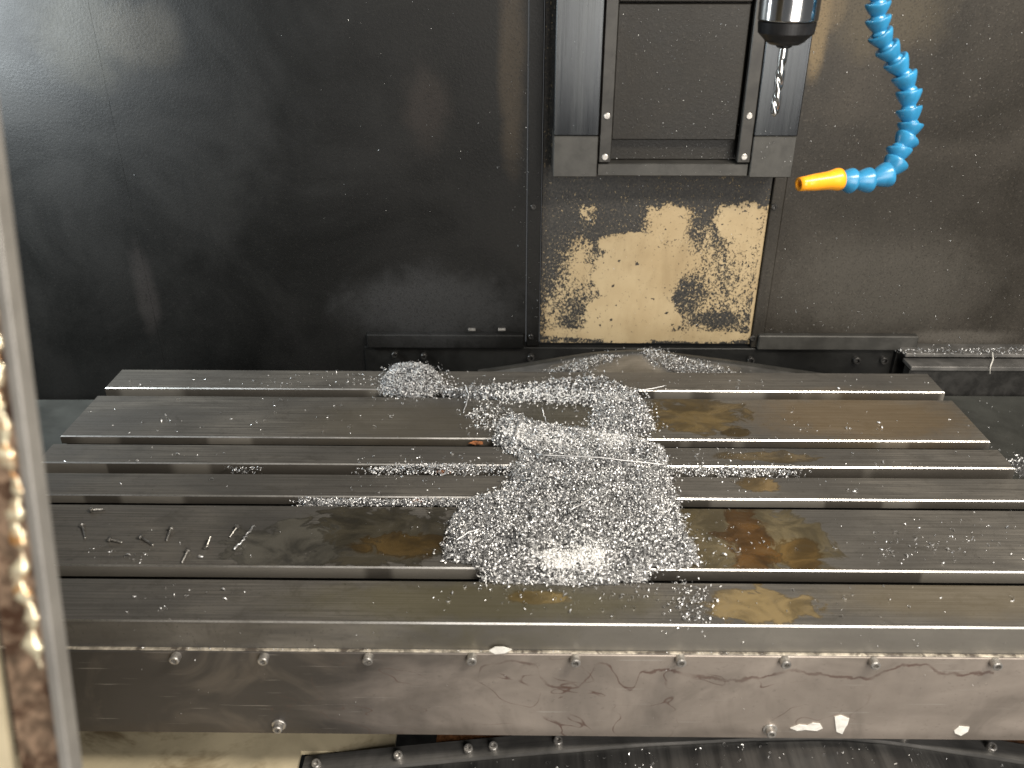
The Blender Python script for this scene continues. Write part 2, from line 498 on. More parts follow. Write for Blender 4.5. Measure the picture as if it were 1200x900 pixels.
M_strip = mat_plain('dark_guide_strip', (0.040, 0.038, 0.034), 0.4, 0.35, 0.3, 40)
M_grey_steel = mat_plain('dull_grey_steel', (0.066, 0.064, 0.058), 0.45, 0.4, 0.2, 40)
M_cover = mat_wall('speckled_black_sheet', (0.015, 0.0138, 0.0115), (0.030, 0.027, 0.0225), (), 0.36, 0.3)
M_chrome = mat_plain('polished_chrome', (0.78, 0.78, 0.78), 0.13, 1.0, 0.05, 30, 0.02)
M_blackox = mat_plain('black_oxide_steel', (0.018, 0.018, 0.019), 0.36, 0.3, 0.3, 60)
M_drill = mat_plain('bright_drill_steel', (0.75, 0.74, 0.72), 0.2, 1.0, 0.1, 90, 0.03)
M_blue = mat_plain('blue_hose_plastic', (0.028, 0.20, 0.38), 0.27, 0.0, 0.16, 90, 0.08, 0.5)
M_orange = mat_plain('orange_nozzle_plastic', (0.92, 0.36, 0.015), 0.28, 0.0, 0.10, 60, 0.04)
M_chip = mat_chips()
M_bright = mat_plain('glare_white_swarf', (0.95, 0.95, 0.94), 0.6, 0.25, 0.05, 300, 0.1)  # white colour stands in for overexposed glare on the chips
M_mound = mat_plain('packed_swarf', (0.20, 0.20, 0.20), 0.4, 0.8, 0.6, 500, 0.6)
M_tray = mat_plain('grey_oily_tray', (0.048, 0.049, 0.044), 0.42, 0.0, 0.3, 12, 0.1)
M_pan = mat_plain('cream_painted_pan', (0.50, 0.43, 0.29), 0.42, 0.0, 0.14, 14, 0.1, 0.5, (0.22, 0.17, 0.10))
M_ycover = mat_steel('scuffed_dark_sheet', (0.035, 0.035, 0.035), (0.075, 0.074, 0.072), 0.28, 0.6, (60, 6, 6), (500, 12, 12))
M_flange = mat_steel('worn_dark_flange', (0.15, 0.147, 0.14), (0.29, 0.28, 0.265), 0.32, 0.6, (20, 20, 20), (12, 400, 12))
M_rust = mat_plain('wet_brown_rust', (0.13, 0.055, 0.022), 0.4, 0.0, 0.6, 220, 0.6)
M_white = mat_plain('white_residue', (0.80, 0.78, 0.72), 0.6, 0.0, 0.12, 200, 0.4)
M_post = mat_plain('grey_door_edge', (0.25, 0.237, 0.215), 0.35, 0.25, 0.15, 30, 0.05)
M_rustpost = mat_plain('chipped_rusty_paint', (0.22, 0.15, 0.10), 0.3, 0.2, 0.6, 160, 0.5, 0.6, (0.06, 0.03, 0.017))
M_bead = mat_plain('pale_gold_glint', (0.92, 0.78, 0.55), 0.10, 0.5, 0.2, 260, 0.5, 0.9, (0.55, 0.27, 0.09))
M_postdark = mat_plain('door_gap_rubber', (0.02, 0.02, 0.022), 0.5)

# ------------------------------------------------------------------ screws
def cap_screw_bm(p, axis, r=0.005, h=0.008, washer=False):
    bm = bmesh.new()
    prof = [(0.0, r), (h - 0.0008, r), (h, r - 0.0008), (h, r * 0.56), (h * 0.4, r * 0.52), (h * 0.35, 0.0004)]
    lathe(bm, prof, p, axis, 18)
    if washer:
        lathe(bm, [(0.0, r * 1.5), (0.0012, r * 1.5), (0.0016, r * 1.4)], p, axis, 18)
    return bm

# ------------------------------------------------------------------ setting: trays and pan
def plate_obj(name, pts, mat, kind=None, thick=0.004, parent=None):
    """a sheet through the given rim points with a real thickness downwards"""
    bm = bmesh.new()
    top = [bm.verts.new(p) for p in pts]
    bot = [bm.verts.new(Vector(p) - Vector((0, 0, thick))) for p in pts]
    bm.faces.new(top); bm.faces.new(bot[::-1])
    for i in range(len(pts)):
        j = (i + 1) % len(pts)
        bm.faces.new((top[i], bot[i], bot[j], top[j]))
    o = obj(name, bm, mat, parent)
    if kind: o['kind'] = kind
    return o

plate_obj('floor', [(-1.6, -0.2, -0.46), (1.8, -0.2, -0.46), (1.8, 1.5, -0.46), (-1.6, 1.5, -0.46)], M_base, 'structure', 0.02)
plate_obj('floor_left', [(-1.6, 0.62, -0.17), (TX0 - 0.004, 0.62, -0.165), (TX0 - 0.004, 1.262, -0.155), (-1.6, 1.262, -0.16)], M_tray, 'structure')
plate_obj('floor_right', [(TX1 + 0.004, 0.50, -0.150), (1.8, 0.50, -0.150), (1.8, 1.20, -0.106), (TX1 + 0.004, 1.20, -0.106)], M_tray, 'structure')
e = onz(460, 862, -0.175)
bxe = ony(352, 899, 0.572).x - 0.006
plate_obj('floor_front', [(-1.2, 0.20, -0.243), (bxe, 0.20, -0.243), (bxe, 0.597, -0.198), (e.x, 0.597, -0.198), (e.x, 0.70, -0.186), (-1.2, 0.70, -0.186)], M_pan, 'structure', 0.006)

# ------------------------------------------------------------------ enclosure panels at the back
def X_at(u, v, y=WALL_Y): return ony(u, v, y).x
def Z_at(u, v, y=WALL_Y): return ony(u, v, y).z
WTOP = 1.0
z_foot = Z_at(700, 405)
z_led = Z_at(600, 389)

# far-left panel, folded edge and seam
xs = X_at(145, 200)
t = thing('enclosure_panel', 'dark enclosure panel at the far end, hazy grey with a pale scratch near its seam', 'wall panel', (xs - 0.3, WALL_Y, z_foot), 'sheet metal panels behind the table')
obj('panel_sheet', bbox(-1.6, xs - 0.0001, WALL_Y - 0.0002, WALL_Y + 0.02, -0.19, WTOP, 0), M_wall_l, t)
t = thing('enclosure_panel', 'large plain dark oily panel behind the table, beside the column', 'wall panel', (-0.2, WALL_Y, z_foot), 'sheet metal panels behind the table')
xl = X_at(617, 250); xl2 = X_at(634, 250)
obj('panel_sheet', bbox(xs, xl, WALL_Y, WALL_Y + 0.02, -0.19, WTOP, 0), M_wall_l, t)
obj('flange', bbox(xl + 0.0012, xl2, WALL_Y - 0.004, WALL_Y + 0.02, z_foot, WTOP, 0.001), M_wall_l, t)
for u, v in ((625, 242), (622, 394)):
    p = ony(u, v, WALL_Y - 0.004)
    obj('cap_screw', cap_screw_bm(p, (0, -1, 0), 0.0042, 0.004), M_black_screw, t)
obj('skirting_strip', bbox(X_at(430, 396, WALL_Y - 0.012), X_at(614, 396, WALL_Y - 0.012), WALL_Y - 0.014, WALL_Y - 0.0005, z_foot, z_led, 0.0015), M_wall_l, t)
for u in (553, 588):
    p = ony(u, 386, WALL_Y - 0.003)
    obj('tab', bbox(p.x - 0.006, p.x + 0.006, WALL_Y - 0.006, WALL_Y - 0.0005, p.z - 0.002, p.z + 0.002, 0.0008), M_screw, t)

t = thing('enclosure_panel', 'beige painted centre panel caked with black grime below the column', 'wall panel', (X_at(760, 300), WALL_Y, z_foot), 'sheet metal panels behind the table')
xg = X_at(893, 300)
obj('panel_sheet', bbox(xl2 + 0.0012, xg, WALL_Y, WALL_Y + 0.02, z_foot + 0.004, WTOP, 0.001), M_gold, t)

t = thing('enclosure_panel', 'brownish dark panel behind the blue hose, speckled with chips', 'wall panel', (0.7, WALL_Y, z_foot), 'sheet metal panels behind the table')
xr2 = X_at(908, 300)
obj('flange', bbox(xg + 0.0015, xr2, WALL_Y - 0.005, WALL_Y + 0.02, z_foot, WTOP, 0.001), M_wall_r, t)
obj('panel_sheet', bbox(xr2 + 0.001, 1.8, WALL_Y, WALL_Y + 0.02, z_foot, WTOP, 0.001), M_wall_r, t)
for u, v in ((907, 242), (882, 396)):
    p = ony(u, v, WALL_Y - 0.005)
    obj('cap_screw', cap_screw_bm(p, (0, -1, 0), 0.0048, 0.004), M_black_screw, t)
obj('skirting_strip', bbox(X_at(889, 398, WALL_Y - 0.012), X_at(1076, 398, WALL_Y - 0.012), WALL_Y - 0.014, WALL_Y - 0.0005, z_foot, Z_at(980, 390), 0.0015), M_grey_steel, t)

# black sill plate under the panels
ys = WALL_Y - 0.006
t = thing('sill_plate', 'black sill plate with cap screws running under the back panels', 'sill plate', (0.0, ys, -0.16))
obj('plate', bbox(X_at(428, 420, ys), X_at(1046, 420, ys), ys, WALL_Y + 0.0195, -0.19, z_foot - 0.0015, 0.001), mat_plain('greasy_black_steel', (0.014, 0.014, 0.013), 0.35, 0.2, 0.4, 25), t)
for u, v in ((463, 414), (497, 416), (622, 418), (879, 421), (1003, 421), (1035, 421)):
    p = ony(u, v, ys)
    obj('cap_screw', cap_screw_bm(p, (0, -1, 0), 0.0062 if u > 600 else 0.005, 0.008), M_black_screw, t)

# chip rail right of the sill
x0 = X_at(1049, 420, ys)
t = thing('guide_rail', 'grooved steel rail with a dark slot behind the bare tray', 'rail', (x0, WALL_Y, -0.12))
zt, zb = Z_at(1100, 409, 1.25), Z_at(1100, 417, 1.25)
obj('upper_lip', bbox(x0, 1.8, 1.232, WALL_Y + 0.01, zt - 0.006, zt, 0.0008), M_flange, t)
obj('slot_back', bbox(x0, 1.8, WALL_Y - 0.006, WALL_Y + 0.01, -0.13, zt - 0.0065, 0), M_base, t)
obj('lower_lip', bbox(x0, 1.8, 1.205, 1.238, Z_at(1100, 432, 1.205) - 0.004, Z_at(1100, 432, 1.205) + 0.003, 0.0008), M_flange, t)
obj('skirt', bbox(x0, 1.8, 1.2085, 1.228, -0.13, Z_at(1100, 432, 1.205) - 0.005, 0), M_base, t)

# ------------------------------------------------------------------ column cover (Z axis) in front of the panels
YC = 1.205
t = thing('column_cover', 'grey steel column cover with two side rails, hanging behind the drill', 'machine column', (X_at(790, 208, YC), YC, Z_at(790, 208, YC)))
zbot = Z_at(790, 208, YC)
zsh = Z_at(790, 160, YC)
def xc(u, v=150, y=YC): return X_at(u, v, y)
for a, c in ((649, 702), (885, 936)):
    obj('side_rail', bbox(xc(a), xc(c), YC, WALL_Y - 0.002, zsh + 0.0008, WTOP, 0.0012), M_rail, t)
    obj('rail_end_sheen', bbox(xc(a) + 0.0002, xc(c) - 0.0002, YC + 0.0002, WALL_Y - 0.003, zbot, zsh, 0.0012), M_grey_steel, t)  # lighter lower ends: a reflection on one continuous rail, put into the colour
xa, xb = xc(703), xc(884)
obj('bottom_plate', bbox(xa, xb, YC + 0.006, WALL_Y - 0.003, zbot + 0.0005, Z_at(790, 192, YC + .006), 0.001), M_grey_steel, t)
obj('recess_plate', bbox(xa, xb, YC + 0.030, WALL_Y - 0.004, Z_at(790, 192, YC + .006) + 0.0006, WTOP, 0.001), M_cover, t)
obj('sliding_panel', bbox(xc(721, 100), xc(872, 100), YC + 0.012, YC + 0.0292, Z_at(790, 164, YC + 0.012), Z_at(790, 4, YC + 0.012), 0.0014), M_cover, t)
obj('sliding_panel', bbox(xc(721, 100), xc(872, 100), YC + 0.007, YC + 0.0285, Z_at(790, 2, YC + 0.007), WTOP, 0.0014), M_cover, t)
for a, c in ((703.5, 718), (869, 884)):
    g = obj('guide_strip', bbox(xc(a), xc(c), YC + 0.001, YC + 0.0118, Z_at(790, 191, YC), WTOP, 0.0012), M_strip, t)
    for v in (136, 184):
        p = ony((a + c) / 2 - 0.04 * (v - 150), v, YC + 0.001)
        p.x = (xc(a) + xc(c)) / 2
        bm = bmesh.new()
        lathe(bm, [(0, 0.0048), (0.0012, 0.0046), (0.0018, 0.0036)], p, (0, -1, 0), 16)
        obj('slotted_screw', bm, M_screw, g)

# ------------------------------------------------------------------ tool holder and drill
YT = 0.82
tp = ony(919, 52, YT)
t = thing('tool_holder', 'chrome tool holder with a black tapered nut above the table', 'tool holder', (tp.x, YT, tp.z))
zc = (tp - EYE).dot(_f)
k = zc / FPX
zn = ony(919, 24, YT).z
bm = bmesh.new()
lathe(bm, [(zn, 33 * k), (zn + 0.001, 34 * k), (zn + 0.0016, 34 * k), (zn + 0.055, 34.4 * k), (zn + 0.06, 34.5 * k), (zn + 0.062, 36 * k), (zn + 0.14, 36 * k)], (tp.x, YT, 0), (0, 0, 1), 64)
obj('collar', bm, M_chrome, t, True)
bm = bmesh.new()
z0 = tp.z
lathe(bm, [(z0 + 0.002, 5 * k), (z0, 6 * k), (z0, 17 * k), (z0 + 0.0025, 22.5 * k), (z0 + 0.004, 24 * k), (zn - 0.010, 32 * k), (zn - 0.0008, 33.2 * k)], (tp.x, YT, 0), (0, 0, 1), 64)
obj('taper_nut', bm, M_blackox, t)
bm = bmesh.new()
lathe(bm, [(z0 - 0.003, 6.5 * k), (z0 - 0.002, 9 * k), (z0 + 0.001, 9.5 * k)], (tp.x, YT, 0), (0, 0, 1), 32)
obj('collet', bm, M_blackox, t)

tip = ony(909, 137, YT).z
L = z0 - tip
bm = bmesh.new()
n, st = 28, 70
RD = 5.3 * k
rings = []
for i in range(st + 1):
    s = i / st
    z = tip + L * s
    flute = 1.0 if s < 0.74 else max(0.0, 1 - (s - 0.74) / 0.07)
    cone = min(1.0, s / 0.045)
    ang = -s * L / 0.021 * math.pi * 1.0
    ring = []
    for j in range(n):
        th = 2 * math.pi * j / n
        c = max(0.0, math.cos(2 * th)) ** 0.8
        r = RD * (1 - 0.5 * flute * c) * max(0.06, cone)
        ring.append(bm.verts.new((tp.x + r * math.cos(th + ang), YT + r * math.sin(th + ang), z)))
    rings.append(ring)
for i in range(st):
    for j in range(n):
        bm.faces.new((rings[i][j], rings[i][(j + 1) % n], rings[i + 1][(j + 1) % n], rings[i + 1][j]))
bm.faces.new(rings[0][::-1]); bm.faces.new(rings[-1])
o = obj('drill_bit', bm, M_drill, None, True, (tp.x, YT, tip))
tag(o, 'bright steel twist drill bit pointing down from the black tapered nut', 'drill bit')

# ------------------------------------------------------------------ coolant hose
HOSE = [(1026, -52), (1027, -33), (1028, -15), (1029, 3), (1029, 21), (1031, 39), (1039, 55), (1049, 70), (1059, 87), (1065, 106), (1065, 127), (1067, 145),
        (1064, 161), (1054, 174), (1051, 189), (1041, 204), (1019, 211), (998, 212), (983, 210)]
HY = [0.80] * 9 + [0.798, 0.796, 0.793, 0.79, 0.786, 0.782, 0.777, 0.772, 0.768, 0.764]
hp = [ony(u, v, y) for (u, v), y in zip(HOSE, HY)]
t = thing('coolant_hose', 'blue segmented coolant hose curving down to an orange nozzle', 'hose', hp[-1])
for i in range(len(hp) - 1):
    a, c = hp[i], hp[i + 1]
    ax = c - a
    Ls = ax.length
    sc = (a - EYE).dot(_f) / FPX
    Ro = 14.6 * sc
    prof = [(0.02 * Ls, Ro * 0.60), (-0.03 * Ls, Ro * 0.84), (-0.01 * Ls, Ro * 0.97), (0.06 * Ls, Ro), (0.16 * Ls, Ro * 0.985), (0.40 * Ls, Ro * 0.86), (0.64 * Ls, Ro * 0.70), (0.80 * Ls, Ro * 0.56),
            (0.84 * Ls, Ro * 0.53), (0.90 * Ls, Ro * 0.56), (0.98 * Ls, Ro * 0.62), (1.08 * Ls, Ro * 0.64), (1.2 * Ls, Ro * 0.55)]
    bm = bmesh.new()
    lathe(bm, prof, a, ax, 28)
    obj('segment', bm, M_blue, t, True)
a = hp[-1]
c = ony(936, 216, 0.752)
ax = c - a
Ls = ax.length
sc = (a - EYE).dot(_f) / FPX
bm = bmesh.new()
lathe(bm, [(-0.03 * Ls, 9 * sc), (-0.03 * Ls, 12.6 * sc), (0.05 * Ls, 13 * sc), (0.13 * Ls, 12 * sc), (0.26 * Ls, 10.6 * sc), (0.6 * Ls, 9.7 * sc), (0.8 * Ls, 8.6 * sc), (0.82 * Ls, 8.2 * sc),
           (0.85 * Ls, 8.4 * sc), (1.0 * Ls, 7.8 * sc), (1.0 * Ls, 4.6 * sc), (0.8 * Ls, 4.2 * sc)], a, ax, 32)
obj('nozzle', bm, M_orange, t, True)

# ------------------------------------------------------------------ machine table
table = thing('machine_table', 'long grey T-slotted machine table littered with metal chips', 'machine table', ((TX0 + TX1) / 2, 0.82, T_BOT))
LT = [0.015, 0.0108, 0.015, 0.0108, 0.0138, 0.0305]
for i, (y0, y1) in enumerate(LANDS):
    bm = bmesh.new()
    box(bm, TX0, TX1, y0, y1, -LT[i], 0)
    # chamfered upper edges
    bevel_all(bm, 0.0013, 1, lambda e: all(v.co.z > -1e-6 for v in e.verts))
    bm.normal_update()
    for f in bm.faces:
        if 0.2 < abs(f.normal.z) < 0.95:
            f.material_index = 1
    obj('top_land', bm, [M_land, M_edge], table)
    bm = bmesh.new()
    box(bm, TX0, TX1, y0 + (0.009 if i < 5 else 0.0), y1 - (0.009 if i else 0.0), -0.036, -LT[i] - 0.0002)
    obj('web', bm, M_base if i < 5 else M_front, table)
obj('bed', bbox(TX0, TX1, 0.5721, 1.069, T_BOT, -0.0362, 0.001), M_base, table)
# the front face below the first land, one step proud of the apron
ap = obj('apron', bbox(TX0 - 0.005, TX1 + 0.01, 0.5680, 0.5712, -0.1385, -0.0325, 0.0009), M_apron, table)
bm = bbox(TX0 - 0.005, TX1 + 0.01, 0.5684, 0.5717, -0.0322, -0.0308, 0.0004)
obj('sealing_strip', bm, mat_plain('crusted_seal', (0.42, 0.38, 0.31), 0.4, 0.2, 0.5, 120, 0.4, 0.5, (0.10, 0.085, 0.07)), table)
for u, v in ((207, 767), (310, 768), (432, 768), (553, 768), (674, 770), (797, 770), (919, 772), (1023, 773), (1165, 774), (327, 848), (902, 853)):
    p = ony(u, v + 1, 0.5680)
    obj('cap_screw', cap_screw_bm(p, (0, -1, 0), 0.0046, 0.0075, v > 800), M_screw, ap)

# ------------------------------------------------------------------ way covers
def gable(profile, y0, y1, drop, mat, name, parent, n=24, thick=0.003, dz=0.0, slope=0.0):
    """a folded sheet: profile [(x, z)] swept from y0 to y1"""
    bm = bmesh.new()
    xs = np.array([p[0] for p in profile]); zs = np.array([p[1] for p in profile])
    X = np.linspace(xs[0], xs[-1], n)
    Z = np.interp(X, xs, zs) + dz
    rows = []
    for y, dd in ((y0, slope), (y1, 0)):
        rows.append(([bm.verts.new((x, y, z + dd)) for x, z in zip(X, Z)], [bm.verts.new((x, y, z + dd - thick)) for x, z in zip(X, Z)]))
    (t0, b0), (t1, b1) = rows
    for i in range(n - 1):
        bm.faces.new((t0[i], t0[i + 1], t1[i + 1], t1[i]))
        bm.faces.new((b0[i], b1[i], b1[i + 1], b0[i + 1]))
        bm.faces.new((t0[i], b0[i], b0[i + 1], t0[i + 1]))
        bm.faces.new((t1[i], t1[i + 1], b1[i + 1], b1[i]))
    bm.faces.new((t0[0], t1[0], b1[0], b0[0])); bm.faces.new((t0[-1], b0[-1], b1[-1], t1[-1]))
    return obj(name, bm, mat, parent)

YB = 1.215
prof_back = [(ony(u, v, YB).x, ony(u, v, YB).z) for u, v in ((560, 435), (590, 431), (690, 415), (735, 411.5), (760, 411.5), (860, 424), (950, 437), (985, 442))]
t = thing('way_cover', 'grey roof-shaped way cover with chips between table and back panels', 'way cover', (0.2, 1.15, -0.1), 'sheet metal way covers')
gable(prof_back, 1.072, YB, 0, M_flange, 'cover_sheet', t, 30, 0.003, -0.004)
gable(prof_back, YB, YB + 0.006, 0, M_grey_steel, 'end_lip', t, 30, 0.012, 0.0)

YF = 0.572
prof_front = [(ony(u, v, YF).x, ony(u, v, YF).z) for u, v in ((352, 908), (480, 895), (620, 882), (760, 871), (880, 865), (980, 863), (1050, 869), (1200, 892), (1330, 915))]
t = thing('way_cover', 'black roof-shaped way cover strewn with chips below the apron', 'way cover', (0.1, 0.45, -0.2), 'sheet metal way covers')
gable(prof_front, 0.15, YF - 0.001, 0, M_ycover, 'cover_sheet', t, 40, 0.003, -0.004, 0.0)
fl = gable(prof_front, YF, YF + 0.022, 0, M_flange, 'flange', t, 40, 0.006, 0.0)
zpf = lambda x: float(np.interp(x, [p[0] for p in prof_front], [p[1] for p in prof_front]))
xw = ony(512, 868, YF + 0.03).x
prof_wip = [(xw, zpf(xw))] + [p for p in prof_front if p[0] > xw]
gable(prof_wip, YF + 0.023, YF + 0.05, 0, M_rust, 'wiper', t, 40, 0.01, -0.002)
bx = prof_front[0][0]
obj('side_skirt', bbox(bx - 0.002, bx + 0.001, 0.15, YF + 0.05, -0.32, prof_front[0][1] - 0.008, 0), M_base, t)
for u, v in ((371, 893), (467, 885), (549, 875), (578, 863), (654, 865), (1057, 869), (1157, 884)):
    p = ony(u, v, YF + 0.010)
    obj('cap_screw', cap_screw_bm((p.x, YF + 0.010, zpf(p.x) - 0.001), (0, -0.35, 0.94), 0.0045, 0.008), M_screw, fl)

# ------------------------------------------------------------------ swarf
CHIP_T = []
for kk in range(8):
    r0 = 0.0007 + 0.0009 * rng.random(); turn = (0.5 + 0.9 * rng.random()) * math.pi * (1.0 if kk < 5 else 1.7)
    w = 0.0005 + 0.0007 * rng.random(); pitch = 0.0012 * rng.random() + (0.0012 if kk >= 5 else 0)
    ns = 5 if kk < 5 else 8
    vs = []
    for i in range(ns + 1):
        a = turn * i / ns
        rr = r0 * (1 + 0.35 * i / ns)
        taper = 0.55 + 0.45 * math.sin(math.pi * (0.1 + 0.8 * i / ns))
        vs.append((rr * math.cos(a), rr * math.sin(a), pitch * i / ns - w * taper / 2))
        vs.append((rr * math.cos(a) * 0.9, rr * math.sin(a) * 0.9, pitch * i / ns + w * taper / 2))
    vs = np.array(vs) - np.mean(vs, axis=0)
    qs = np.array([(2 * i, 2 * i + 2, 2 * i + 3, 2 * i + 1) for i in range(ns)])
    CHIP_T.append((vs, qs))
FLAKE_T = [(np.array([(-1, -0.35, 0), (1, -0.25, 0.25), (0.9, 0.35, 0.3), (-0.8, 0.4, -0.05)]) * 0.0011, np.array([(0, 1, 2, 3)]))]

def rotmats(n, flat=0.0):
    q = rng.normal(size=(n, 4))
    q /= np.linalg.norm(q, axis=1, keepdims=True)
    w, x, y, z = q.T
    return np.stack([np.stack([1 - 2 * (y * y + z * z), 2 * (x * y - z * w), 2 * (x * z + y * w)], -1),
                     np.stack([2 * (x * y + z * w), 1 - 2 * (x * x + z * z), 2 * (y * z - x * w)], -1),
                     np.stack([2 * (x * z - y * w), 2 * (y * z + x * w), 1 - 2 * (x * x + y * y)], -1)], 1)

def scatter_mesh(name, P, size, templates, mats, extra=None, rot=None):
    """many small pieces at the points P joined as one mesh"""
    Vs, Qs, off = [], [], 0
    which = rng.integers(0, len(templates), len(P))
    for ti, (tv, tq) in enumerate(templates):
        idx = np.nonzero(which == ti)[0]
        if not len(idx):
            continue
        M = rotmats(len(idx)) if rot is None else rot[idx]
        v = np.einsum('nij,kj->nki', M, tv) * size[idx][:, None, None] + P[idx][:, None, :]
        q = tq[None] + (np.arange(len(idx)) * len(tv))[:, None, None] + off
        Vs.append(v.reshape(-1, 3)); Qs.append(q.reshape(-1, 4)); off += v.shape[0] * v.shape[1]
    V = np.concatenate(Vs); Q = np.concatenate(Qs)
    mi = np.zeros(len(Q), int)
    if extra is not None:
        ev, eq = extra
        Q = np.concatenate([Q, eq + len(V)]); V = np.concatenate([V, ev])
        mi = np.concatenate([mi, np.ones(len(eq), int)])
    return mesh_np(name, V, Q, mats, mi)

def in_poly(P, poly):
    x, y = P[:, 0], P[:, 1]
    inside = np.zeros(len(P), bool)
    n = len(poly)
    for i in range(n):
        x1, y1 = poly[i]; x2, y2 = poly[(i + 1) % n]
        c = ((y1 > y) != (y2 > y)) & (x < (x2 - x1) * (y - y1) / (y2 - y1 + 1e-12) + x1)
        inside ^= c
    return inside

def dist_poly(P, poly):
    d = np.full(len(P), 9.0)
    n = len(poly)
    for i in range(n):
        a = np.array(poly[i]); b = np.array(poly[(i + 1) % n])
        ab = b - a
        tt = np.clip(((P - a) @ ab) / (ab @ ab + 1e-12), 0, 1)
        d = np.minimum(d, np.linalg.norm(P - (a + tt[:, None] * ab), axis=1))
    return d

def bumps(P, scale, seed):
    r = np.random.default_rng(seed)
    v = np.zeros(len(P))
    for k in range(7):
        a = r.random() * 6.28; f = scale * (0.6 + 1.2 * r.random()); ph = r.random() * 6.28
        v += np.sin((P[:, 0] * math.cos(a) + P[:, 1] * math.sin(a)) * f + ph)
    return v / 7

def pile(label, px_poly, hmax, n, size=(0.8, 1.5), zbase=0.0, slope=0.55, mound=True, zfun=None, fray=0.006, name='chip_pile', seed=1, mat=None):
    poly = [tuple(onz(u, v, zbase)[:2]) for u, v in px_poly]
    arr = np.array(poly)
    lo, hi = arr.min(0) - 0.02, arr.max(0) + 0.02
    def height(P):
        d = dist_poly(P, poly) * np.where(in_poly(P, poly), 1, -1)
        h = hmax * (1 - np.exp(-np.clip(d, 0, None) * slope / hmax)) * (0.8 + 0.55 * bumps(P, 130, seed))
        return d, np.clip(h, 0, None)
    area_ = (hi - lo).prod()
    m = int(n * 4)
    P = lo + (hi - lo) * rng.random((m, 2))
    d, h = height(P)
    d = d + 0.004 * bumps(P, 420, seed + 9)
    keep = (d > 0) | (rng.random(m) < np.exp(np.clip(d, -1, 0) / fray) * 0.35)
    P, h = P[keep][:n], h[keep][:n]
    zb = zbase if zfun is None else np.array([zfun(*p) for p in P])
    Z = zb + h + 0.0008 + rng.random(len(P)) ** 1.5 * (0.0035 if hmax > 0.006 else 0.0016)
    P3 = np.column_stack([P, Z])
    sz = size[0] + (size[1] - size[0]) * rng.random(len(P)) ** 1.6
    extra = None
    if mound:
        st = 0.0035
        gx = np.arange(lo[0], hi[0], st); gy = np.arange(lo[1], hi[1], st)
        G = np.stack(np.meshgrid(gx, gy, indexing='ij'), -1).reshape(-1, 2)
        d, h = height(G)
        jit = rng.normal(size=len(G)) * 0.0007
        zb = zbase if zfun is None else np.array([zfun(*p) for p in G])
        ev = np.column_stack([G + rng.normal(size=G.shape) * 0.0005, zb + np.where(d > 0, np.clip(h * 0.92 + jit, 0.0004, None), -0.002)])
        nx, ny = len(gx), len(gy)
        I = np.arange(nx * ny).reshape(nx, ny)
        q = np.stack([I[:-1, :-1], I[1:, :-1], I[1:, 1:], I[:-1, 1:]], -1).reshape(-1, 4)
        q = q[(d[q] > -0.001).all(1)]
        used = np.unique(q)
        remap = np.zeros(len(ev), int); remap[used] = np.arange(len(used))
        extra = (ev[used], remap[q])
    c = Vector((*arr.mean(0), zbase))
    me = scatter_mesh(name, P3 - np.array(c), sz, CHIP_T, [mat or M_chip, M_mound], None if extra is None else (extra[0] - np.array(c), extra[1]))
    o = bpy.data.objects.new(name, me)
    o.location = c
    tag(o, label, 'chip pile', None, 'stuff')
    return link(o)

pile('large heap of bright curled aluminium chips across the middle of the table',
     [(583, 497), (600, 487), (640, 500), (700, 507), (738, 512), (778, 526), (784, 555), (795, 592), (803, 620), (822, 662), (795, 667), (765, 668), (757, 684), (700, 687), (566, 684),
      (562, 667), (519, 656), (527, 612), (545, 588), (588, 577), (600, 556), (607, 538), (578, 520)], 0.018, 20000, (0.8, 1.75), 0.0, 0.9, seed=3, fray=0.0025)
pile('chip patch reaching from the heap to the rear slot', [(700, 464), (745, 460), (760, 480), (768, 505), (738, 513), (690, 508), (694, 484)], 0.008, 2400, (0.8, 1.8), seed=5, fray=0.005)
pile('ragged band of chips along the rear slot', [(515, 458), (560, 452), (625, 450), (660, 444), (700, 441), (745, 458), (748, 470), (690, 476), (650, 472), (560, 469), (520, 464)], 0.005, 2000, (0.8, 1.9), seed=6, fray=0.006)
pile('thin patch of chips between rear slot and heap', [(548, 486), (565, 476), (600, 482), (612, 498), (590, 506), (556, 501)], 0.003, 420, (0.9, 1.8), mound=False, seed=7, fray=0.006)
pile('chips filling the middle slot beside a stained land, far side', [(428, 551), (470, 546), (530, 545), (604, 547), (604, 557), (520, 557), (430, 556)], 0.003, 1100, (0.7, 1.5), -0.002, seed=8, mound=False)
pile('chips filling the middle slot on the brighter half', [(784, 549), (840, 548), (880, 551), (936, 553), (930, 558), (860, 559), (784, 557)], 0.003, 900, (0.7, 1.5), -0.002, seed=9, mound=False)
pile('chips filling the fourth slot on the darker half', [(350, 582), (400, 585), (470, 586), (552, 582), (548, 594), (480, 594), (352, 592)], 0.004, 1500, (0.7, 1.4), -0.005, seed=10)
pile('small chips in the middle slot at the dark end', [(268, 549), (306, 549), (308, 555), (270, 555)], 0.002, 120, (0.7, 1.3), -0.004, seed=11, mound=False)
pile('chips spilled on the front land beside the pale stain', [(795, 690), (822, 690), (826, 730), (800, 728)], 0.001, 150, (0.7, 1.5), mound=False, seed=21)
zb_ = lambda x, y: float(np.interp(x, [p[0] for p in prof_back], [p[1] for p in prof_back])) - 0.004
pile('grey chips lying on the rear way cover, thinner bank', [(606, 436), (612, 432), (650, 425), (700, 417), (728, 419), (690, 430), (660, 437)], 0.003, 900, (0.7, 1.3), -0.045, zfun=zb_, seed=12)
pile('bright chips lying on the rear way cover, thicker bank', [(748, 414), (775, 412), (815, 420), (850, 426), (885, 433), (885, 437), (790, 437), (765, 428)], 0.005, 1300, (0.7, 1.4), -0.045, zfun=zb_, seed=13)
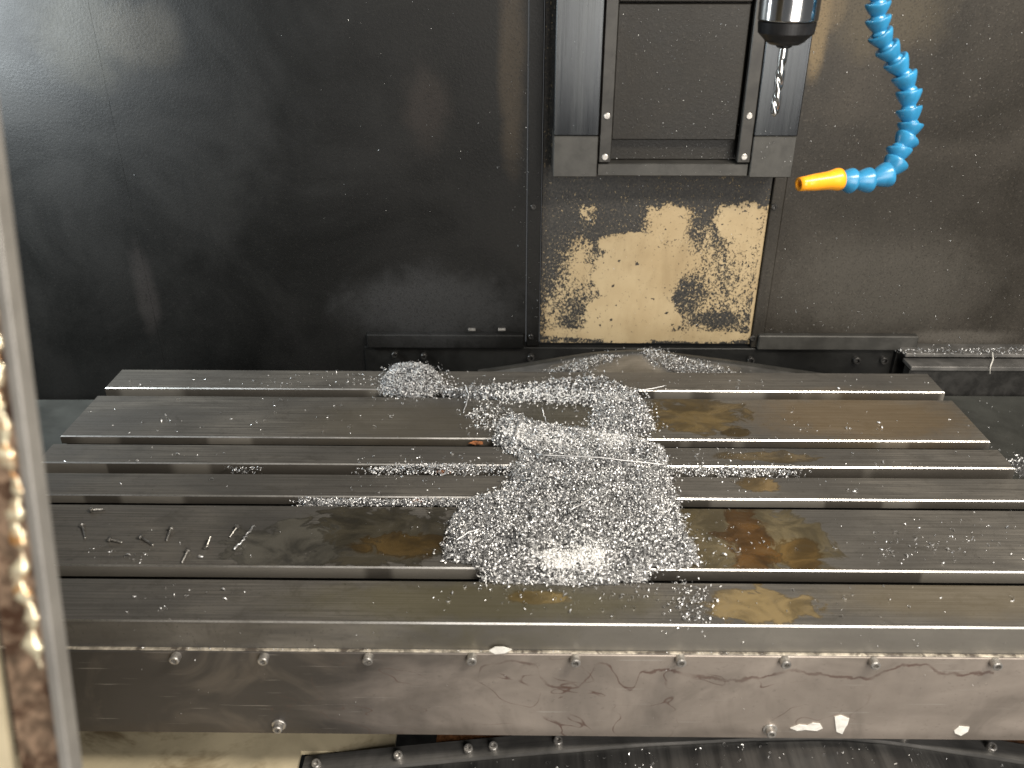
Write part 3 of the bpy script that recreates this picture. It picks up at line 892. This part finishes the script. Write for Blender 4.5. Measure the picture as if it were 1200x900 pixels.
pile('chips heaped on the bare tray at the table end', [(1180, 540), (1200, 536), (1250, 540), (1250, 560), (1196, 560)], 0.006, 450, (0.8, 1.5), -0.02, seed=14)
ztl = zt
pile('chips strewn along the guide rail lip', [(1050, 412), (1085, 410), (1200, 408), (1280, 408), (1280, 415), (1060, 415)], 0.0015, 420, (0.6, 1.3), ztl, mound=False, seed=15)

pile('patch of fine chips coloured as white glare on the front of the heap', [(632, 655), (645, 646), (668, 650), (685, 642), (708, 650), (700, 662), (672, 664), (655, 672), (640, 664)], 0.003, 1500, (0.8, 1.5), 0.020, mound=False, seed=31, fray=0.008, mat=M_bright)
pile('whitish chips along the far rim of the heap', [(588, 505), (610, 498), (650, 508), (700, 508), (740, 512), (735, 522), (680, 524), (630, 522), (600, 516)], 0.002, 1100, (0.8, 1.5), 0.013, mound=False, seed=32, fray=0.01, mat=M_bright)
pile('whitish chips in the rear slot band', [(580, 462), (620, 456), (680, 458), (740, 464), (730, 472), (660, 472), (600, 470)], 0.001, 600, (0.8, 1.5), 0.005, mound=False, seed=33, fray=0.01, mat=M_bright)

# tangled nest of fine chips at the back
poly = [(446, 462), (447, 446), (458, 434), (480, 429), (505, 432), (520, 446), (522, 458), (505, 465), (470, 466)]
nest = pile('domed clump of tangled fine grey swarf at the rear slot', poly, 0.020, 3200, (0.6, 1.2), 0.0, 1.5, name='swarf_clump', seed=16)

# small flecks nobody could count: on lands, walls, covers
def fleck_obj(name, label, P, size, parentless=True):
    me = scatter_mesh(name, P, size, FLAKE_T + CHIP_T[:3], [M_chip])
    o = bpy.data.objects.new(name, me)
    tag(o, label, 'flecks', None, 'stuff')
    return link(o)

pts = []
def cloud(u, v, ru, rv, n, z=0.0):
    for _ in range(int(n * 0.6)):
        p = onz(u + random.gauss(0, ru), v + random.gauss(0, rv), z)
        if z == 0.0 and (not any(a < p.y < b for a, b in LANDS) or not TX0 < p.x < TX1):
            continue
        pts.append((p.x, p.y, z + 0.0004))
for a in ((395, 443, 50, 6, 70), (300, 448, 90, 7, 40), (240, 488, 80, 14, 30), (400, 490, 60, 15, 40), (620, 447, 60, 8, 120), (650, 490, 70, 14, 80), (800, 450, 60, 6, 60), (950, 448, 80, 6, 25),
          (930, 490, 40, 10, 18), (1000, 505, 60, 8, 30), (850, 535, 50, 5, 70), (560, 535, 60, 5, 30), (450, 570, 60, 8, 20), (200, 535, 80, 6, 12), (900, 570, 80, 8, 12),
          (840, 640, 22, 14, 60), (1060, 640, 30, 12, 60), (1110, 640, 36, 16, 90), (1180, 630, 30, 18, 30), (130, 650, 30, 8, 30), (700, 700, 70, 10, 120), (810, 705, 18, 12, 70),
          (215, 710, 30, 12, 25), (600, 705, 60, 10, 20), (1000, 705, 90, 10, 30), (620, 690, 80, 6, 50), (520, 600, 14, 20, 25), (835, 610, 16, 20, 40), (600, 560, 250, 60, 120), (640, 610, 350, 60, 80)):
    cloud(*a)
P = np.array(pts)
fleck_obj('metal_fleck', 'fine metal flecks dusted over the top of the machine table', P, 0.3 + 0.8 * rng.random(len(P)) ** 1.5)

pts = []
for u0, u1, v0, v1, n in ((640, 1200, 205, 400, 480), (940, 1200, 0, 200, 480), (400, 620, 0, 250, 70), (110, 400, 0, 400, 10), (600, 640, 200, 400, 60), (890, 1075, 330, 405, 130), (560, 620, 80, 200, 30)):
    for _ in range(n):
        p = ony(u0 + (u1 - u0) * random.random(), v0 + (v1 - v0) * random.random(), WALL_Y)
        yy = WALL_Y - 0.0006
        if xl < p.x < xl2: yy -= 0.004
        if xg < p.x < xr2: yy -= 0.005
        pts.append((p.x, yy, p.z))
for u0, u1, v0, v1, n, yy in ((725, 868, 8, 160, 260, YC + 0.0115), (722, 862, 168, 190, 130, YC + 0.0295), (890, 930, 150, 205, 26, YC - 0.0025), (655, 698, 20, 205, 6, YC - 0.0006), (704, 866, 193, 206, 20, YC + 0.0055)):
    for _ in range(n):
        p = ony(u0 + (u1 - u0) * random.random(), v0 + (v1 - v0) * random.random(), yy)
        pts.append(tuple(p))
P = np.array(pts)
fleck_obj('wall_fleck', 'tiny metal specks stuck to the panels and column cover', P, 0.25 + 0.55 * rng.random(len(P)) ** 2.2)

pts = []
for _ in range(220):
    u, v = 480 + 760 * random.random(), 866 + 44 * random.random() ** 0.9
    p = onz(u, v, -0.16)
    if 0.3 < p.y < YF - 0.003 and prof_front[0][0] < p.x < prof_front[-1][0]:
        pts.append((p.x, p.y, zpf(p.x) - 0.003))
for _ in range(40):
    p = onz(1120 + 90 * random.random(), 470 + 80 * random.random(), -0.125)
    if p.x > TX1 + 0.02:
        pts.append((p.x, p.y, -0.106 - (1.2 - p.y) / 0.7 * 0.044 + 0.0006))
for _ in range(16):
    p = onz(48 + 20 * random.random(), 472 + 8 * random.random(), -0.16)
    pts.append((p.x, p.y, -0.158))
P = np.array(pts)
fleck_obj('cover_fleck', 'loose curls and flecks on the way cover and trays', P, 0.35 + 1.0 * rng.random(len(P)) ** 2)

pts = []
for _ in range(34):
    u = 120 + 1080 * random.random()
    p = ony(u, 768 + 85 * random.random(), 0.5677); pts.append((p.x, 0.5677, p.z))
for _ in range(90):
    u = random.choice((200, 330, 480, 520, 590, 810, 830, 860)) + random.gauss(0, 40)
    p = ony(u, 761, 0.5695); pts.append((p.x, 0.5698, -0.0303))
for _ in range(30):
    p = ony(100 + 1100 * random.random(), 736 + 22 * random.random(), 0.5717); pts.append((p.x, 0.5717, p.z))
P = np.array(pts)
fleck_obj('apron_fleck', 'scattered flecks stuck to the steel apron and its ledge', P, 0.25 + 0.6 * rng.random(len(P)) ** 1.5)

# countable loose chips on the lands: an object each
CH = []
for i, (tv, tq) in enumerate(CHIP_T):
    CH.append(mesh_np('chip', tv * 1.0, tq, [M_chip]))
LAND_WORD = ['narrow rearmost land', 'wide rear land', 'land behind middle slot', 'land before middle slot', 'wide front land', 'frontmost land']
spots = []
for u, v, ru, rv, n in ((395, 443, 45, 7, 26), (290, 447, 60, 5, 8), (180, 450, 30, 5, 3), (240, 488, 70, 14, 18), (380, 488, 50, 16, 16), (640, 490, 60, 14, 16), (930, 490, 30, 12, 8), (1010, 502, 30, 8, 8), (1120, 485, 14, 12, 5),
                        (950, 449, 90, 5, 9), (840, 535, 40, 6, 16), (480, 533, 60, 6, 7), (1040, 537, 60, 6, 10), (200, 535, 60, 6, 7), (1000, 570, 120, 8, 7), (300, 568, 140, 8, 7), (840, 645, 20, 12, 16),
                        (1040, 640, 26, 14, 14), (1110, 640, 34, 18, 30), (1180, 635, 20, 18, 8), (900, 640, 40, 14, 6), (160, 648, 50, 10, 10), (210, 710, 34, 12, 14), (690, 700, 50, 12, 22), (800, 705, 22, 12, 14),
                        (1000, 705, 100, 12, 10), (600, 700, 40, 8, 6), (470, 640, 40, 12, 3)):
    for _ in range(n):
        spots.append((u + random.gauss(0, ru), v + random.gauss(0, rv)))
for u, v in spots:
    p = onz(u, v)
    li = next((i for i, (a, b) in enumerate(LANDS) if a + 0.002 < p.y < b - 0.002), None)
    if li is None or not TX0 + 0.01 < p.x < TX1 - 0.01 or u < 70 or len([1 for _ in ()]) > 0:
        continue
    ci = random.randrange(len(CH))
    o = bpy.data.objects.new('metal_chip', CH[ci])
    s = random.uniform(0.8, 1.7)
    o.location = (p.x, p.y, 0.0009 * s)
    o.scale = (s, s, s)
    o.rotation_euler = (random.uniform(-0.5, 0.5) + random.choice((0, 1.57)), random.uniform(-0.4, 0.4), random.uniform(0, 6.28))
    place = LAND_WORD[li]
    where = ('near the door edge' if u < 330 else 'darker side of heap' if u < 600 else 'close by the heap' if u < 800 else 'among the brown stains' if u < 975 else 'near the bare brighter end')
    shape = 'twisted' if ci >= 5 else 'curled'
    q = (p.y - LANDS[li][0]) / (LANDS[li][1] - LANDS[li][0])
    edge = 'by front edge of' if q < 0.33 else 'by back edge of' if q > 0.67 else 'midway on'
    tag(o, '%s %s chip %s %s, %s' % ('larger' if s > 1.4 else 'mid-sized' if s > 1.1 else 'tiny', shape, edge, place, where), 'metal chip', 'loose chips on the table lands')
    link(o)

# long strands
def strand(label, px, r=0.0006, wave=0.0):
    bm = bmesh.new()
    P = [onz(u, v, z) for u, v, z in px]
    # smooth in-between points
    Q = []
    for i in range(len(P) - 1):
        for s in range(6):
            tt = s / 6
            q = P[i].lerp(P[i + 1], tt)
            q += Vector((random.gauss(0, wave), random.gauss(0, wave), abs(random.gauss(0, wave))))
            Q.append(q)
    Q.append(P[-1])
    tube(bm, Q, r, 5, r * 0.6)
    o = obj('swarf_strand', bm, M_chip, None, True, tuple(P[0]))
    tag(o, label, 'swarf strand', 'long strands of swarf')
strand('long straight swarf needle lying across the top of the big heap', [(628, 533, 0.024), (700, 536, 0.027), (782, 545, 0.024)], 0.0012, 0.0002)
strand('thin bent swarf strand standing beside the domed clump', [(547, 452, 0.02), (549, 465, 0.012), (546, 475, 0.006), (543, 484, 0.001)], 0.0009, 0.0004)
strand('upright swarf strand in the bare patch behind the heap', [(635, 478, 0.022), (639, 492, 0.012), (640, 506, 0.006)], 0.0009, 0.0004)
strand('pale thick forked swarf curl at the back of the heap', [(612, 489, 0.022), (606, 500, 0.020), (602, 512, 0.018), (604, 520, 0.014)], 0.0018, 0.0006)
strand('arched swarf strand beside the pale forked curl', [(604, 502, 0.014), (612, 497, 0.018), (619, 500, 0.013), (622, 505, 0.006)], 0.0008, 0.0003)
strand('pointed swarf strand poking over the rear slot past the chip band', [(745, 458, 0.003), (762, 456, 0.006), (781, 452, 0.009)], 0.0011, 0.0003)
strand('short swarf strand on the rearmost land before the way cover', [(684, 454, 0.002), (696, 453, 0.004), (705, 453, 0.004)], 0.0007, 0.0003)
strand('slanting swarf needle in the middle of the heap', [(668, 598, 0.026), (700, 580, 0.028), (716, 570, 0.026)], 0.0009, 0.0003)
strand('curved swarf strand on the darker flank of the heap', [(534, 634, 0.018), (548, 624, 0.022), (562, 620, 0.024)], 0.0009, 0.0003)
strand('long glittering foil strip beside a loose screw', [(274, 645, 0.001), (284, 634, 0.003), (292, 624, 0.003), (298, 616, 0.002)], 0.0014, 0.0009)
bm = bmesh.new()
P = [ony(1163, 413, 1.228), ony(1164, 421, 1.222), ony(1161, 429, 1.2), ony(1160, 438, 1.195)]
tube(bm, P, 0.0009, 5)
o = obj('swarf_strand', bm, M_white, None, True, tuple(P[0]))
tag(o, 'pale thread of swarf hanging over the guide rail', 'swarf strand', 'long strands of swarf')

# orange rusty chips caught in the slots
for (u, v), lab in (((558, 519), 'orange rust crumb in the second slot beside the heap'), ((490, 588), 'orange rust crumb among chips in the fourth slot'), ((520, 553), 'orange rust crumb in the middle slot')):
    c = onz(u, v, -0.004)
    bm = bmesh.new()
    bmesh.ops.create_icosphere(bm, subdivisions=3, radius=0.0042)
    for w in bm.verts:
        f = 1 + 0.45 * math.sin(w.co.x * 1700 + u) * math.sin(w.co.y * 1500 + 1) + random.uniform(-.15, .15)
        w.co = Vector((w.co.x * 1.7, w.co.y * 0.55, w.co.z * 0.5)) * f
    bm.transform(Matrix.Translation(c))
    o = obj('rust_crumb', bm, mat_plain('orange_rust', (0.26, 0.095, 0.03), 0.7, 0, 0.5, 300, 0.6), None, False, tuple(c))
    tag(o, lab, 'rust crumb', 'rust crumbs in the slots')

# ------------------------------------------------------------------ loose screws on the dark end of the table
def loose_screw(label, head, tip_, up=0.0):
    a, c = onz(*head), onz(*tip_)
    ax = c - a
    Ls = ax.length
    d = ax.normalized()
    t = thing('loose_screw', label, 'screw', (a.x, a.y, 0.0), 'loose screws on the table')
    r = 0.0028
    a = Vector((a.x, a.y, r))
    d2 = Vector((d.x, d.y, -0.10 if up == 0 else up)).normalized()
    bm = bmesh.new()
    lathe(bm, [(0.0016, 0.0013), (0.0003, 0.0015), (0.0, r * 0.9), (0.0006, r), (0.0022, r), (0.0028, r * 0.6)], a, d2, 14)
    obj('head', bm, M_loose, t)
    bm = bmesh.new()
    prof = []
    n = 11
    Ls = max(Ls, 0.009)
    for i in range(n * 2):
        s = 0.003 + (Ls - 0.004) * i / (n * 2 - 1)
        prof.append((s, 0.0014 if i % 2 else 0.00118))
    prof.append((Ls - 0.0002, 0.0007))
    lathe(bm, prof, a, d2, 10)
    obj('shank', bm, M_loose, t)
loose_screw('loose screw nearest the fourth slot, lying flat and pointing along the table', (106, 600), (123, 598))
loose_screw('loose screw nearest the door edge, pointing towards the viewer', (97, 617), (100, 632))
loose_screw('thin loose screw lying between the door-edge screw and the next two', (128, 634), (144, 637))
loose_screw('slanting loose screw lying just beside a short upright-looking one', (165, 631), (180, 640))
loose_screw('short loose screw with its head away from the viewer, centre of the row', (201, 621), (195, 635))
loose_screw('loose screw lying right at the front edge above the fifth slot', (221, 647), (213, 661))
loose_screw('loose screw showing its round socket head to the viewer', (242, 645), (248, 634), 0.25)
loose_screw('loose screw lying next to the glittering foil strip', (279, 619), (269, 631))

# ------------------------------------------------------------------ white scraps stuck to the apron
def scrap(label, px):
    bm = bmesh.new()
    P = [ony(u, v, 0.5675) for u, v in px]
    f = [bm.verts.new(p + Vector((0, random.uniform(-0.0008, -0.0003), 0))) for p in P]
    g = [bm.verts.new(p + Vector((0, 0.0003, 0))) for p in P]
    bm.faces.new(f); bm.faces.new(g[::-1])
    for i in range(len(P)):
        j = (i + 1) % len(P)
        bm.faces.new((f[i], g[i], g[j], f[j]))
    o = obj('white_scrap', bm, M_white, None, False, tuple(P[0]))
    tag(o, label, 'scrap', 'white scraps stuck to the apron')
scrap('long ragged white scrap low on the apron beside a cap screw', [(926, 853), (936, 849), (946, 850), (952, 847), (961, 848), (964, 853), (957, 856), (944, 855), (934, 856)])
scrap('upright torn white scrap at the foot of the apron', [(978, 840), (985, 838), (995, 842), (993, 849), (990, 853), (987, 860), (980, 857), (979, 849)])
scrap('lone oval white scrap at the far end of the apron foot', [(1118, 856), (1124, 851), (1136, 852), (1134, 857), (1126, 862), (1119, 859)])
scrap('small white dab on the ledge above the apron screws', [(573, 762), (580, 758), (590, 758), (600, 761), (592, 765), (580, 766)])

# ------------------------------------------------------------------ door edge beside the camera
vp = ray(600, 4892).normalized()          # the leaning direction of the door edge
A = EYE + ray(82, 900) * 0.36
axis = -vp
xd, yd = _r.copy(), axis.cross(_r).normalized() * -1      # across, and away from the viewer
if yd.y < 0: yd = -yd
t = thing('machine_door', 'blurred grey door edge with smeared rusty highlights next to the viewer', 'machine door', tuple(A))
def prism(name, x0, x1, y0, y1, mat, s0=-0.08, s1=0.6, w=0.0):
    bm = bmesh.new()
    vs = box(bm, x0, x1, y0, y1, s0, s1)
    if w: bevel_all(bm, w, 2)
    M = Matrix((xd, yd, axis)).transposed().to_4x4()
    bm.transform(Matrix.Translation(A) @ M)
    return obj(name, bm, mat, t)
k = 0.36 / FPX
prism('edge_flange', -13 * k, 0, 0.0, 0.010, M_post, w=0.0008)
prism('rusty_face', -62 * k, -13.4 * k, 0.002, 0.010, M_rustpost, w=0.0006)
prism('rubber_gap', -72 * k, -62.4 * k, 0.008, 0.012, M_postdark)
prism('door_sheet', -1700 * k, -72.4 * k, 0.002, 0.006, M_pan, -0.5, 0.9)
# lumpy bead on the rusty edge, its pale gold imitating lamp glints
bm = bmesh.new()
M = Matrix((xd, yd, axis)).transposed().to_4x4()
n = 200
rings = []
for i in range(n):
    s = 0.045 + 0.25 * i / (n - 1)
    x = (-27 - 3 * math.sin(s * 90) - 3 * math.sin(s * 233 + 1) + random.uniform(-1.5, 1.5)) * k
    fade = min(1, (i + 1) / 8, (n - i) / 8)
    rr = (7 + 4 * math.sin(s * 310) * math.sin(s * 83) + 3.0 * math.sin(s * 551 + 2) + random.uniform(-2.5, 2.5)) * k * fade
    rr = max(rr, 1.0 * k)
    ring = [bm.verts.new((x + rr * math.cos(2 * math.pi * j / 12), 0.002 + 0.5 * rr * math.sin(2 * math.pi * j / 12), s)) for j in range(12)]
    rings.append(ring)
for i in range(n - 1):
    for j in range(12):
        bm.faces.new((rings[i][j], rings[i][(j + 1) % 12], rings[i + 1][(j + 1) % 12], rings[i + 1][j]))
bm.faces.new(rings[0][::-1]); bm.faces.new(rings[-1])
bm.transform(Matrix.Translation(A) @ M)
obj('glint_bead', bm, M_bead, t, True)
